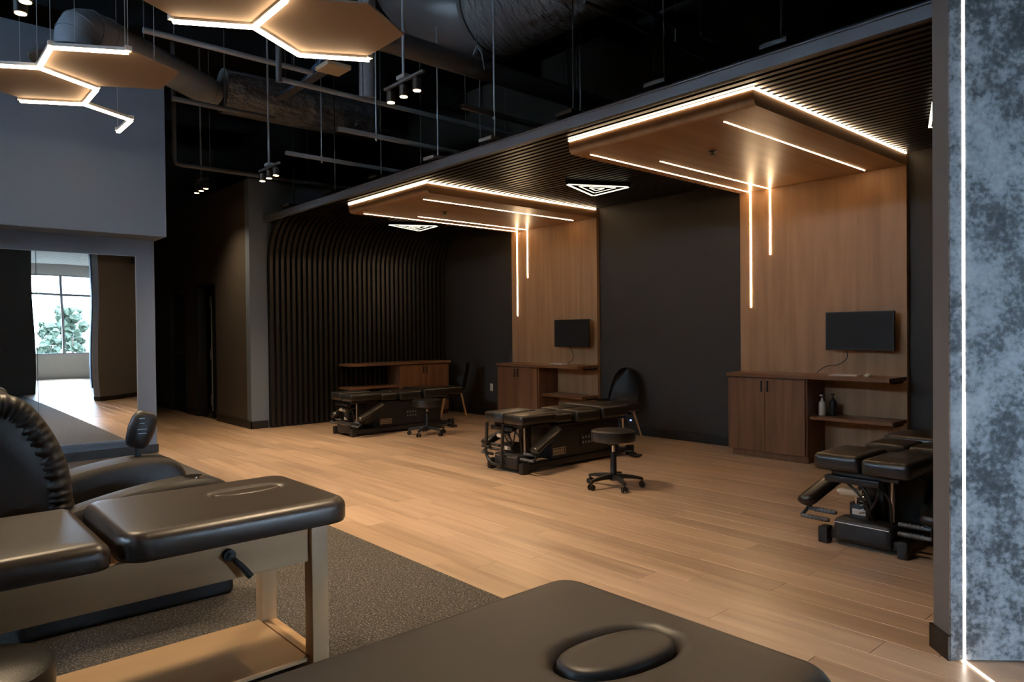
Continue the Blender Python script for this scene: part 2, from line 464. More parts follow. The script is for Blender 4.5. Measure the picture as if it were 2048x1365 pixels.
# columns in the right of the room that the mirror shows
sbox('wall_partition', (2.15, 2.4, REARY, 2.62, 0, DECK), 'wall_dark')
sbox('column_grey', (3.7, 3.85, 4.1, 4.9, 0, 3.7), 'wall_grey')
for k, (tx, ty, hh) in enumerate(((24, 6.1, 2.5), (25, 7.35, 3.2), (36, 9.3, 2.6))):
    tr = thing('tree', ['lower of the two green trees seen through the window in the mirror', 'taller of the two green trees seen through the window in the mirror', 'distant green tree behind the other two on the lawn outside'][k], 'tree', (tx, ty, -.45), 0, 'trees outside the windows')
    bm = BM(); cyl(bm, (0, 0, 0), (0, 0, hh*.6), .1, 8, .05); obj('trunk', bm, 'bark', tr)
    bm = BM()
    for j in range(26):
        mtx = Matrix.Translation((random.uniform(-.6, .6), random.uniform(-.55, .55), hh*random.uniform(.4, 1.0)))
        bmesh.ops.create_icosphere(bm, subdivisions=2, radius=random.uniform(.12, .26), matrix=mtx)
    for v in bm.verts: v.co += Vector((random.uniform(-.1, .1), random.uniform(-.1, .1), random.uniform(-.1, .1)))
    obj('crown', bm, 'foliage', tr)

# ------------------------------------------------------------------ slatted ceiling that bends down the end wall
SZ = 3.045        # underside of the slats
sc = thing('slat_canopy', 'black slatted ceiling that curves down the end wall over the treatment bays', 'slat ceiling', (0, 0, 0))
SLW, SLD, R = .046, .055, .62
sm = bpy.data.meshes.new('slat')
bm = BM()
xi = XS+.072      # room side face of the slats on the wall
def slat_secs():
    """centre path with outward normal: ceiling run, bend, wall run"""
    out = [((.08, SZ), (0, 1))]
    cx, cz = xi+R, SZ-R
    for i in range(13):
        a = PI/2 + (PI/2)*i/12
        out.append(((cx+R*math.cos(a), cz+R*math.sin(a)), (math.cos(a), math.sin(a))))
    out.append(((xi, .02), (-1, 0)))
    return out
secs = []
for (px, pz), (nx, nz_) in slat_secs():
    secs.append([Vector((px, 0, pz)), Vector((px, SLW, pz)), Vector((px+nx*SLD, SLW, pz+nz_*SLD)), Vector((px+nx*SLD, 0, pz+nz_*SLD))])
loft(bm, secs); bmesh.ops.recalc_face_normals(bm, faces=bm.faces[:]); bm.to_mesh(sm); bm.free()
sm.materials.append(MATS['slat_black'])
for p in sm.polygons: p.use_smooth = True
sm.set_sharp_from_angle(angle=.7)
SP = .085
ns = int((YB - 4.2)/SP)
for k in range(ns):
    o = bpy.data.objects.new('slat', sm); COL.objects.link(o); o.location = (0, 4.2+k*SP, 0); o.parent = sc
# backing behind the slats follows the bend
bm = BM(); secs = []
for (px, pz), (nx, nz_) in slat_secs():
    a, b_ = SLD+.001, SLD+.016
    secs.append([Vector((px+nx*a, 4.19, pz+nz_*a)), Vector((px+nx*a, YB-.002, pz+nz_*a)), Vector((px+nx*b_, YB-.002, pz+nz_*b_)), Vector((px+nx*b_, 4.19, pz+nz_*b_))])
loft(bm, secs); obj('backing', bm, 'black_deck', sc)
bm = BM(); bx(bm, XS+.001, .1, 4.145, 4.185, 2.998, 3.072); bx(bm, XS+.001, .1, 4.13, 4.185, 3.072, 3.08)
obj('fascia', bm, 'fascia', sc)
for xc in (-5.35, -9.0, -1.7):
    bm = BM(); bx(bm, xc-.02, xc+.02, 4.2, YB-.01, SZ+.03, SZ+.056); obj('cross_rail', bm, 'black_deck', sc)
for k, xc in enumerate((-9.3, -8.1, -7.0, -5.9, -5.0, -4.0, -3.1, -2.2)):
    bm = BM(); bx(bm, xc-.09, xc+.09, 4.13, 4.33, 3.12, 3.15); cyl(bm, (xc, 4.25, 3.15), (xc, 4.25, DECK-.001), .007, 6)
    obj('hanger', bm, 'grey_metal' if k in (3, 4) else 'black_metal', sc)

# ------------------------------------------------------------------ wooden canopies
PX0, PX1, PY0 = -4.30, -2.54, 4.505
def make_canopy(label, dx):
    t = thing('wood_canopy', label, 'canopy', (dx, 0, 0), 0, 'oak canopies over the treatment bays')
    bm = BM(); prof = [(PY0, 3.022), (PY0, 2.972)] + [(PY0+.055-.055*math.cos(PI/2*k/5), 2.972-.054*math.sin(PI/2*k/5)) for k in range(1, 6)] + [(7.31, 2.918), (7.31, 3.022)]
    loft(bm, [[Vector((x_, p_[0], p_[1])) for p_ in prof] for x_ in (PX0, PX1)]); obj('soffit', bm, 'oak_soffit', t, smooth=True)
    bm = BM(); bx(bm, PX0, PX1, 7.31, YB-.001, 0, 3.022); obj('wall_panel', bm, 'oak_panel', t, bev=.003, seg=1)
    bm = BM(); bx(bm, PX0+.03, PX1-.03, PY0+.03, 7.31, 3.024, SZ-.001); obj('mounting_plate', bm, 'black_metal', t)
    bm = BM(); bx(bm, PX0, PX1+.006, PY0-.006, PY0+.012, 3.028, 3.038); obj('led_strip', bm, 'led_strip', t)
    bm = BM(); bx(bm, PX1-.012, PX1+.006, PY0+.02, 7.30, 3.028, 3.038); obj('led_strip', bm, 'led_strip', t)
    for x, y0, y1 in ((-2.89, 4.70, 7.22), (-4.185, 4.66, 7.31), (-3.945, 5.34, 7.31)):
        bm = BM(); bx(bm, x-.005, x+.005, y0, y1, 2.915, 2.9195); obj('led_line', bm, 'led_thin', t)
    for x, z in ((-4.165, 1.615), (-3.93, 2.19)):
        bm = BM(); bx(bm, x-.008, x+.008, 7.306, 7.3115, z, 2.914); obj('led_line', bm, 'led_thin', t)
    bm = BM(); lathe(bm, [(.012, -.035), (.028, -.03), (.03, -.026), (.01, -.022), (.012, -.008), (.038, -.004), (.04, 0)], 14, (-3.43, 5.4, 2.918)); obj('sprinkler', bm, 'black_metal', t, smooth=True)
    return t
make_canopy('wide oak canopy and wall panel with light lines, nearest to the camera', 0)
make_canopy('smaller-looking oak canopy and wall panel in the middle bay, farther back', -3.93)

# ------------------------------------------------------------------ cabinets, worktops, shelves
def make_cabinet(label, loc, rotz, w=.88, h=.86, d=.41):
    """origin at the left front foot, front faces -y"""
    t = thing('base_cabinet', label, 'cabinet', loc, rotz, 'walnut base cabinets')
    bm = BM(); bx(bm, 0, w, .024, d, .07, h); obj('body', bm, 'walnut', t, bev=.002, seg=1)
    bm = BM(); bx(bm, .03, w-.004, .05, d, 0, .07); obj('plinth', bm, 'walnut', t)
    hw = (w-.02)/2
    for k in range(2):
        x0 = .003+k*(hw+.003)
        bm = BM(); bx(bm, x0, x0+hw-.003, 0, .022, .075, h-.015); dr = obj('door', bm, 'walnut', t, bev=.002, seg=1)
        xh = x0+hw-.035 if k == 0 else x0+.03
        bm = BM(); bx(bm, xh-.009, xh+.009, -.02, -.008, h-.15, h-.035); bx(bm, xh-.007, xh+.007, -.008, .001, h-.15, h-.138); bx(bm, xh-.007, xh+.007, -.008, .001, h-.047, h-.035)
        obj('handle', bm, 'black_metal', dr, bev=.003, seg=1)
    return t
def bay_furniture(dx, lab):
    make_cabinet('two-door walnut cabinet under the worktop of the ' + lab, (-4.215+dx, 6.9, 0), 0)
    wt = tag(box_obj('worktop', (-4.225+dx, -2.545+dx, 6.885, 7.309, .861, .899), 'walnut_top', bev=.003, seg=1), 'long walnut worktop across the ' + lab, 'worktop')
    bm = BM(); bx(bm, -2.60+dx, -2.575+dx, 7.05, 7.309, .835, .8605); obj('bracket', bm, 'black_metal', wt)
    sh = tag(box_obj('wall_shelf', (-3.334+dx, -2.545+dx, 6.96, 7.309, .452, .486), 'walnut_top', bev=.003, seg=1), 'low walnut shelf under the worktop of the ' + lab, 'shelf')
    bm = BM(); bx(bm, -2.60+dx, -2.575+dx, 7.1, 7.309, .426, .4515); obj('bracket', bm, 'black_metal', sh)
bay_furniture(0, 'bay nearest the blue mottled wall')
bay_furniture(-3.90, 'middle bay')
# third unit against the slats
make_cabinet('two-door walnut cabinet in the dark far corner beside the slatted wall', (-9.62, 6.14, 0), PI/2, w=.98, d=.38)
tag(box_obj('worktop', (-10.02, -9.6, 5.27, 7.14, .861, .899), 'walnut_top_y', bev=.003, seg=1), 'walnut worktop fixed along the black slatted wall', 'worktop')
tag(box_obj('wall_shelf', (-10.02, -9.66, 5.27, 6.135, .50, .535), 'walnut_top_y', bev=.003, seg=1), 'low walnut shelf fixed to the black slatted wall', 'shelf')

# ------------------------------------------------------------------ monitors, keyboards, bottles, outlets
def make_monitor(dx, label):
    t = thing('wall_monitor', label, 'monitor', (-2.935+dx, 7.309, 1.34), 0, 'wall monitors')
    bm = BM(); bx(bm, -.3275, .3275, -.135, -.1, -.193, .193); obj('bezel', bm, 'black_plastic', t, bev=.006, seg=2, smooth=True)
    bm = BM(); bx(bm, -.318, .318, -.1365, -.134, -.176, .184); obj('screen', bm, 'screen', t)
    bm = BM(); bx(bm, -.05, .05, -.1, -.02, -.05, .05); bx(bm, -.1, .1, -.02, 0, -.1, .1); obj('mount', bm, 'black_metal', t)
    bm = BM(); pts = smoothpath([(-.13, -.11, -.19), (-.128, -.09, -.25), (-.17, -.05, -.30), (-.25, -.04, -.345), (-.34, -.05, -.355), (-.42, -.06, -.40), (-.45, -.07, -.438)] if dx == 0 else [(-.05, -.11, -.19), (-.03, -.09, -.24), (-.03, -.06, -.32), (-.06, -.07, -.40), (-.14, -.1, -.432)], 5)
    tube(bm, pts, .0045, 6); obj('cable', bm, 'black_plastic', t, smooth=True)
make_monitor(0, 'black wall monitor above the worktop beside the blue mottled wall')
make_monitor(-3.905, 'black wall monitor in the middle bay behind the stool')
def make_keyboard(loc, label, rz=0):
    t = thing('keyboard', label, 'keyboard', loc, rz)
    bm = BM(); bx(bm, -.14, .14, -.06, .06, 0, .012); obj('case', bm, 'white_plastic', t, bev=.004, smooth=True)
    for r_ in range(4):
        bm = BM()
        for c_ in range(11): bx(bm, -.13+c_*.0237, -.13+c_*.0237+.019, -.052+r_*.027, -.03+r_*.027, .0121, .015)
        obj('key_row', bm, 'cream_plastic', t)
make_keyboard((-3.02, 7.06, .8995), 'flat white keyboard on the worktop below the near monitor')
make_keyboard((-7.06, 7.14, .8995), 'flat white keyboard on the middle bay worktop')
def mouse(loc, label):
    bm = BM(); secs = []
    for y_, w_, h_ in ((-.05, .008, .008), (-.04, .026, .02), (-.01, .03, .03), (.02, .03, .028), (.045, .024, .016), (.054, .008, .006)):
        secs.append([Vector((w_*math.cos(a), y_, h_*max(0, math.sin(a)))) for a in [PI*k/8 for k in range(9)]])
    loft(bm, secs); tag(obj('computer_mouse', bm, 'white_plastic', None, smooth='all', loc=loc), label, 'mouse')
mouse((-2.81, 7.08, .8995), 'small white mouse on the worktop near the mottled wall')
def bottle(loc, body, label, h, pump):
    t = thing('pump_bottle', label, 'bottle', loc)
    bm = BM(); lathe(bm, [(.030, 0), (.034, .004), (.034, h*.78), (.030, h*.9), (.014, h), (.013, h+.012)], 18); obj('bottle_body', bm, body, t, smooth=True)
    bm = BM(); cyl(bm, (0, 0, h+.008), (0, 0, h+.05), .005, 8); cyl(bm, (0, 0, h+.01), (0, 0, h+.022), .012, 12); bx(bm, -.012, .012, -.034, .012, h+.048, h+.06); obj('pump', bm, pump, t)
bottle((-3.268, 7.105, .4865), 'bottle_white', 'white pump bottle on the low shelf', .15, 'white_plastic')
bottle((-3.185, 7.165, .4865), 'bottle_dark', 'black pump bottle beside the white one on the low shelf', .16, 'black_plastic')
def outlet(loc, m_, label):
    t = thing('wall_outlet', label, 'outlet', loc)
    bm = BM(); bx(bm, -.035, .035, -.008, 0, -.06, .06); obj('cover_plate', bm, m_, t, bev=.003, seg=1)
    for z in (-.025, .025):
        bm = BM(); bx(bm, -.016, .016, -.011, -.0075, z-.014, z+.014); obj('socket', bm, m_, t)
outlet((-8.81, YB-.0005, .47), 'cream_plastic', 'cream wall outlet beside the middle bay cabinet')
outlet((-5.59, YB-.0005, .456), 'black_plastic', 'black wall outlet right of the shell chair')

# ------------------------------------------------------------------ chairs
def make_chair(label, loc, rz):
    t = thing('shell_chair', label, 'chair', loc, rz, 'shell chairs')
    bm = BM(); prof = [(-.24, .44, .20), (-.22, .455, .22), (-.05, .43, .235), (.12, .425, .235), (.19, .47, .235), (.225, .58, .23), (.25, .70, .205), (.27, .80, .165), (.278, .86, .11), (.28, .88, .05)]
    NU = 10
    grid = []
    for (yy, zz, hw) in prof:
        rowv = []
        for k in range(NU+1):
            u = -1+2*k/NU
            lift = (.05*u**2 if zz < .46 else 0); fwd = -.055*u*u if zz >= .46 else 0
            rowv.append(Vector((hw*u, yy+fwd, zz+lift)))
        grid.append(rowv)
    vs = [[bm.verts.new(p) for p in r_] for r_ in grid]
    for a, b_ in zip(vs, vs[1:]):
        for i in range(NU): bm.faces.new((a[i], a[i+1], b_[i+1], b_[i]))
    g = bmesh.ops.solidify(bm, geom=bm.faces[:], thickness=.014)
    obj('shell', bm, 'black_plastic', t, smooth='all')
    bm = BM(); bx(bm, -.15, .15, -.13, .13, .405, .418); obj('seat_bracket', bm, 'black_metal', t)
    for sx in (-1, 1):
        for sy in (-1, 1):
            bm = BM(); cyl(bm, (sx*.13, sy*.12, .41), (sx*.22, sy*.21, .0), .016, 10, .010); obj('leg', bm, 'beech', t, smooth=True)
    for sx in (-1, 1):
        bm = BM(); cyl(bm, (sx*.155, -.145, .30), (-sx*.155, .145, .30), .005, 6); obj('brace', bm, 'black_metal', t)
    return t
make_chair('black shell chair with wooden legs against the wall right of the middle bay', (-5.88, 7.03, 0), math.radians(8))
make_chair('black shell chair with wooden legs in the far dark corner', (-9.12, 6.82, 0), math.radians(-35))

# ------------------------------------------------------------------ stools
def make_stool(label, loc, rz, h=.5, r=.195):
    t = thing('rolling_stool', label, 'stool', loc, rz, 'rolling stools')
    bm = BM(); lathe(bm, [(r*.9, h-.095), (r*.99, h-.09), (r, h-.08), (r, h-.022), (r*.985, h-.008), (r*.9, h-.001), (0, h)], 32); obj('seat', bm, 'leather_black', t, smooth=True)
    bm = BM(); cyl(bm, (0, 0, .13), (0, 0, h-.12), .016, 12); obj('gas_lift', bm, 'chrome', t, smooth=True)
    bm = BM(); lathe(bm, [(.034, .06), (.036, .09), (.028, .12), (.026, .30), (.022, .31)], 16); cyl(bm, (0, 0, h-.13), (0, 0, h-.094), .05, 14); obj('column', bm, 'black_plastic', t, smooth=True)
    for k in range(5):
        a = 2*PI*k/5
        d = Vector((math.cos(a), math.sin(a), 0)); w = Vector((-d.y, d.x, 0))
        bm = BM(); secs = []
        for s, zc, hw, hh in ((.02, .095, .026, .022), (.1, .096, .022, .018), (.2, .086, .018, .013), (.255, .075, .016, .010)):
            c = d*s+Vector((0, 0, zc))
            secs.append([c+w*hw-Vector((0, 0, hh)), c+w*hw*.8+Vector((0, 0, hh)), c-w*hw*.8+Vector((0, 0, hh)), c-w*hw-Vector((0, 0, hh))])
        loft(bm, secs); sp = obj('spoke', bm, 'black_plastic', t, bev=.004, smooth=True)
        bm = BM(); c = d*.245
        for q in (-.014, .014): cyl(bm, c+w*q+Vector((0, 0, .026)), c+w*(q+math.copysign(.010, q))+Vector((0, 0, .026)), .026, 14)
        cyl(bm, c+Vector((0, 0, .026))-w*.014, c+Vector((0, 0, .026))+w*.014, .012, 8); cyl(bm, c+Vector((0, 0, .03)), c+Vector((0, 0, .078)), .008, 8)
        obj('caster', bm, 'black_plastic', sp, smooth=True)
    return t
st = make_stool('black round rolling stool standing before the middle treatment table', (-4.02, 4.74, 0), math.radians(-28))
make_stool('black round rolling stool standing beside the far left treatment table', (-7.82, 5.41, 0), math.radians(10), .475)
make_stool('black round stool top cut off at the lower left corner', (-2.31, .15, 0), math.radians(40), .49, .19)

# ------------------------------------------------------------------ treatment tables
def pad(bm, x0, x1, y0, y1, z0, z1, r=.035, seg=3):
    b2 = BM(); bx(b2, x0, x1, y0, y1, z0, z1); bevel(b2, r, seg)
    me = bpy.data.meshes.new('tmp'); b2.to_mesh(me); b2.free(); bm.from_mesh(me); bpy.data.meshes.remove(me)
def make_table(label, loc, loop):
    t = thing('treatment_table', label, 'treatment table', loc, 0, 'adjusting tables')
    K, C = 'black_metal', 'chrome'
    def part(name, m_, parent=t, bev=0, smooth=True, seg=2):
        def done(bm): return obj(name, bm, m_, parent, bev=bev, seg=seg, smooth=smooth)
        return done
    bm = BM()
    for s in (-1, 1): bx(bm, s*.2-.035, s*.2+.035, .02, 1.62, .03, .085)
    bx(bm, -.165, .165, .16, .24, .035, .08); bx(bm, -.165, .165, 1.5, 1.58, .035, .08)
    part('base_frame', K, bev=.006)(bm)
    for s in (-1, 1):
        for y0 in (-.03, 1.56):
            bm = BM(); bx(bm, s*.235-.03, s*.235+.03, y0, y0+.085, .0, .105); part('foot', 'black_plastic', bev=.012)(bm)
    bm = BM(); bx(bm, -.17, .17, -.02, .14, .03, .175); ec = part('end_cover', 'black_plastic', bev=.03, seg=3)(bm)
    bm = BM(); bx(bm, -.16, .16, -.023, -.018, .148, .153); part('trim', C, ec)(bm)
    bm = BM(); bx(bm, -.2, .2, .42, 1.45, .085, .40); cb = part('cabinet', 'black_plastic', bev=.008)(bm)
    # control panel and plate on the side facing right
    bm = BM(); bx(bm, .2, .206, .84, 1.04, .17, .30); cp_ = part('control_panel', 'black_metal', cb)(bm)
    for i in range(4):
        for j in range(2):
            bm = BM(); bx(bm, .2055, .212, .865+i*.044, .885+i*.044, .20+j*.05, .223+j*.05); o_ = part('switch', 'grey_metal', cb)(bm)
    bm = BM(); y0, y1, z0, z1 = .44, .62, .125, .195
    bx(bm, .2005, .203, y0, y1, z0, z0+.006); bx(bm, .2005, .203, y0, y1, z1-.006, z1); bx(bm, .2005, .203, y0, y0+.006, z0, z1); bx(bm, .2005, .203, y1-.006, y1, z0, z1)
    for i in range(5): bx(bm, .2005, .203, y0+.02+i*.03, y0+.034+i*.03, z0+.02+.003*(i % 2), z1-.014)
    bx(bm, .2005, .203, y0+.015, y1-.02, z0+.011, z0+.015)
    part('name_plate', 'cream_plastic', cb)(bm)
    # near end mechanism
    bm = BM(); bx(bm, -.045, .045, .2, .29, .08, .44); part('column', K, bev=.008)(bm)
    bm = BM(); bx(bm, -.2, .2, .02, .40, .435, .465); bx(bm, -.23, .1, -.01, .05, .395, .435); part('pad_tray', K, bev=.006)(bm)
    bm = BM(); bx(bm, -.19, .19, .42, 1.6, .40, .43); part('top_tray', K, bev=.006)(bm)
    bm = BM(); cyl(bm, (.13, .12, .10), (.13, .12, .43), .011, 12); cyl(bm, (-.06, .06, .16), (-.06, .06, .36), .008, 10); part('piston_rod', C)(bm)
    bm = BM(); cyl(bm, (-.15, .03, .335), (-.02, .05, .335), .024, 14); cyl(bm, (-.165, .03, .335), (-.15, .03, .335), .016, 12); part('air_cylinder', 'cream_plastic')(bm)
    for k, (xa, za, xb, zb) in enumerate(((-.15, .42, .05, .13), (-.09, .42, .03, .2), (.08, .42, -.05, .12), (.02, .42, .14, .16))):
        bm = BM(); tube(bm, smoothpath([(xa, .05, za), ((xa+xb)/2+.05, .0+.02*k, (za+zb)/2+.04), (xb, .08, zb)], 5), .008, 7); part('hose', 'black_plastic')(bm)
    bm = BM(); tube(bm, [(-.02+.018*math.cos(k*.9), .05+.018*math.sin(k*.9), .2+k*.0035) for k in range(50)], .004, 5); part('spring', C)(bm)
    bm = BM(); bx(bm, -.08, .0, .045, .05, .2, .235); part('warning_label', 'white_plastic')(bm)
    bm = BM(); bx(bm, -.1, .02, .052, .16, .08, .27); part('valve_block', K, bev=.006)(bm)
    # pads
    def P_(name, *a, r=.034, mm='leather_black'):
        bm = BM(); pad(bm, *a, r=r); part(name, mm)(bm)
    P_('foot_pad', -.285, .0, -.05, .42, .47, .575); P_('foot_pad', .004, .285, -.05, .42, .465, .565)
    P_('knee_pad', -.24, -.004, .44, .70, .445, .545); P_('knee_pad', .004, .24, .44, .70, .445, .545)
    P_('pelvic_pad', -.28, -.004, .72, 1.08, .435, .555); P_('pelvic_pad', .004, .28, .72, 1.08, .435, .555)
    P_('chest_pad', -.3, .3, 1.10, 1.52, .44, .57); P_('head_pad', -.17, -.012, 1.55, 1.90, .45, .56); P_('head_pad', .012, .17, 1.55, 1.90, .45, .56)
    bm = BM(); bx(bm, -.1, .1, 1.5, 1.8, .41, .45); part('head_tray', K, bev=.005)(bm)
    bm = BM(); tube(bm, [(.2, 1.5, .05), (.3, 1.55, .045), (.38, 1.52, .035)], .012, 8); bx(bm, .33, .43, 1.47, 1.57, .012, .03); part('foot_pedal', K, bev=.0)(bm)
    # dropped arm rests with grips
    for s in (-1, 1):
        a_ = Vector((s*.29, .42, .395)); b_ = Vector((s*.37, .02, .235)); d = (b_-a_)
        bm = BM(); u = Vector((1, 0, 0)); n = d.normalized().cross(u).normalized()
        secs = []
        for f, k in ((-.04, .3), (-.02, .8), (.02, 1), (.95, 1), (1.0, .85), (1.03, .4)):
            c = a_+d*f
            secs.append([c+u*.062*k*math.cos(q)+n*.040*k*math.sin(q) for q in [2*PI*i/14 for i in range(14)]])
        loft(bm, secs); ar = part('arm_pad', 'leather_black')(bm)
        bm = BM(); tube(bm, [(s*.2, .40, .42), (s*.28, .38, .37), (s*.355, .1, .225)], .012, 8); part('arm_bracket', K, ar)(bm)
        bm = BM(); tube(bm, [(s*.355, .13, .225), (s*.37, .07, .19), (s*.385, .0, .145)], .011, 8); part('grip_bar', K, ar)(bm)
        for (gy, gz, gx) in ((.06, .185, .365), (-.0, .145, .385)):
            bm = BM(); cyl(bm, (s*gx, gy, gz), (s*(gx-.18), gy, gz), .0125, 10)
            for i in range(6): cyl(bm, (s*(gx-.04-.023*i), gy, gz), (s*(gx-.052-.023*i), gy, gz), .0155, 10)
            part('grip', 'dark_steel', ar)(bm)
    if loop:
        bm = BM(); tube(bm, [(-.26, -.03, .46)]+[(-.26, -.04, .20)]+[tuple(v) for v in arc((-.12, -.05, .20), .14, PI, 1.5*PI, 6)]+[(-.02, -.05, .06), (-.02, -.05, .10)]+[(-.0, -.04, .46)], .016, 10); part('loop_handle', 'black_metal')(bm)
        bm = BM(); cyl(bm, (-.32, -.045, .22), (-.2, -.045, .22), .013, 10); cyl(bm, (-.2, -.02, .25), (-.08, -.02, .245), .016, 10); part('loop_peg', 'black_plastic')(bm)
        bm = BM(); bx(bm, .19, .2, 1.66, 1.68, .36, .375); part('indicator_lamp', 'blue_lamp')(bm)
    return t
make_table('black adjusting table in the middle bay with a loop handle at its near end', (-5.2, 4.53, 0), True)
make_table('black adjusting table cut off by the dark edge of the mottled wall', (-1.81, 4.47, 0), False)
make_table('black adjusting table farthest away, before the black slatted wall', (-8.57, 4.58, 0), False)

# ------------------------------------------------------------------ massage tables in the foreground
def rrect(x0, x1, y0, y1, r, n):
    """points and outward normals round a rounded rectangle"""
    segs = []
    cs = [((x1-r, y1-r), 0), ((x0+r, y1-r), PI/2), ((x0+r, y0+r), PI), ((x1-r, y0+r), 1.5*PI)]
    pts = []
    for i, (c, a0) in enumerate(cs):
        for k in range(9):
            a = a0+PI/2*k/8
            pts.append((Vector((c[0]+r*math.cos(a), c[1]+r*math.sin(a))), Vector((math.cos(a), math.sin(a)))))
        c2, a2 = cs[(i+1) % 4]
        pa = pts[-1][0]; pb = Vector((c2[0]+r*math.cos(a2), c2[1]+r*math.sin(a2)))
        for k in range(1, n): pts.append((pa.lerp(pb, k/n), pts[-1][1] if k == 1 else pts[-1][1]))
    return pts
def oval_pt(cx, cy, a, b_, q, z, phi):
    c, s_ = math.cos(q), math.sin(q)
    lx = a*math.copysign(abs(c)**.8, c); ly = b_*math.copysign(abs(s_)**.9, s_)
    return Vector((cx+lx*math.cos(phi)-ly*math.sin(phi), cy+lx*math.sin(phi)+ly*math.cos(phi), z))
def cushion(x0, x1, y0, y1, z0, z1, rc=.06, re=.045, oval=None, crown=.004):
    bm = BM(); P = rrect(x0, x1, y0, y1, rc, 8); rings = []
    th = z1-z0
    prof = [(.03, z0), (.006, z0+.008), (0, z0+.022), (0, z1-re)]
    for k in range(1, 7):
        a = PI/2*k/6; prof.append((re*(1-math.cos(a)), z1-re+re*math.sin(a)))
    for ins, z in prof: rings.append([Vector((p.x-n.x*ins, p.y-n.y*ins, z)) for p, n in P])
    last = rings[-1]
    cx, cy = (oval[0], oval[1]) if oval else ((x0+x1)/2, (y0+y1)/2)
    phi = oval[4] if oval and len(oval) > 4 else 0
    def ov(p, a, b_, z):
        dx, dy = p.x-cx, p.y-cy
        lx, ly = dx*math.cos(phi)+dy*math.sin(phi), -dx*math.sin(phi)+dy*math.cos(phi)
        return oval_pt(cx, cy, a, b_, math.atan2(ly/b_, lx/a), z, phi)
    if oval:
        a, b_ = oval[2], oval[3]
        tgt = [ov(p, a+.04, b_+.04, z1) for p in last]
        for f in (.3, .6, .85, 1): rings.append([p.lerp(q, f) for p, q in zip(last, tgt)])
        for k, dz in ((.03, -.001), (.02, -.005), (.011, -.011), (.004, -.018), (0, -.028), (0, -.06)):
            rings.append([ov(p, a+k, b_+k, z1+dz) for p in last])
    else:
        for f in (.25, .5, .75, .95): rings.append([p.lerp(Vector((cx, cy, z1+crown)), f)+Vector((0, 0, crown*.3)) for p in last])
    loft(bm, rings)
    return bm
def oval_plug(cx, cy, a, b_, z0, zt, phi=0):
    bm = BM(); rings = []
    for k, z in ((.94, z0), (1, z0+.01), (1.0, zt-.018), (.98, zt-.010), (.94, zt-.004), (.86, zt), (.6, zt+.001), (.05, zt+.001)):
        ins = (1-k)
        rings.append([oval_pt(cx, cy, a*k, b_-a*ins, q, z, phi) for q in [2*PI*i/36 for i in range(36)]])
    loft(bm, rings); return bm
def massage_table(label, loc, w, y_end, seat_y0, ztop, leather, wide, plug_in, ov, base_len):
    """origin under the middle of the near end edge; end of the table at +y"""
    t = thing('massage_table', label, 'massage table', loc)
    h = w/2
    bm = cushion(-h, h, seat_y0, y_end, ztop-.105, ztop, rc=.085, re=.042, oval=ov); obj('back_cushion', bm, leather, t, smooth='all')
    bm = oval_plug(ov[0], ov[1], ov[2]-.004, ov[3]-.004, ztop-.062, ztop-plug_in, ov[4] if len(ov) > 4 else 0); obj('face_hole_plug', bm, leather, t, smooth='all')
    bm = cushion(-h, h, seat_y0-base_len, seat_y0-.022, ztop-.105, ztop-.010, rc=.05, re=.045); obj('seat_cushion', bm, leather, t, smooth='all')
    fx = wide/2; zt = ztop-.106
    y0, y1 = seat_y0-base_len+.1, y_end-.12
    for sx in (-1, 1):
        for yy in (y0, y1):
            bm = BM(); bx(bm, sx*fx-.035, sx*fx+.035, yy-.035, yy+.035, 0, zt); obj('leg', bm, 'maple_leg', t, bev=.005, smooth=True)
    for sx in (-1, 1):
        bm = BM(); bx(bm, sx*fx-.012, sx*fx+.012, y0+.036, y1-.036, zt-.142, zt-.001); rl = obj('side_rail', bm, 'maple', t, bev=.003, seg=1)
    for yy in (y0, y1):
        bm = BM(); bx(bm, -fx+.036, fx-.036, yy-.012, yy+.012, zt-.142, zt-.001); obj('end_rail', bm, 'maple', t, bev=.003, seg=1)
    bm = BM(); bx(bm, -fx+.0, fx-.0, y0+.036, y1-.036, .045, .063); obj('lower_shelf', bm, 'maple', t, bev=.003, seg=1)
    bm = BM(); bx(bm, -fx+.036, fx-.036, y1-.03, y1+.03, .046, .062); obj('shelf_cleat', bm, 'maple', t)
    return t, fx, zt
tA, fxA, ztA = massage_table('black padded massage table with pale wooden frame and lower shelf', (-2.915, 0, 0), .685, 1.41, .567, .70, 'leather_brown', .51, .006, (-.10, 1.15, .05, .15), 1.05)
bm = BM(); cyl(bm, (fxA+.0125, .935, ztA-.045), (fxA+.035, .935, ztA-.045), .022, 18); cyl(bm, (fxA+.03, .935, ztA-.045), (fxA+.045, .935, ztA-.045), .010, 10)
kn = obj('knob', bm, 'black_plastic', tA, smooth=True)
bm = BM(); tube(bm, [(fxA+.04, .943, ztA-.055), (fxA+.055, .975, ztA-.095), (fxA+.06, 1.0, ztA-.13)], [.009, .012, .013], 10); obj('lever', bm, 'black_plastic', kn, smooth=True)
massage_table('dark brown padded massage table with an oval face plug, nearest the camera', (-1.03, 0, 0), .81, 1.475, .0, .66, 'leather_matte', .62, .0, (.022, 1.195, .085, .155, -.15), .9)

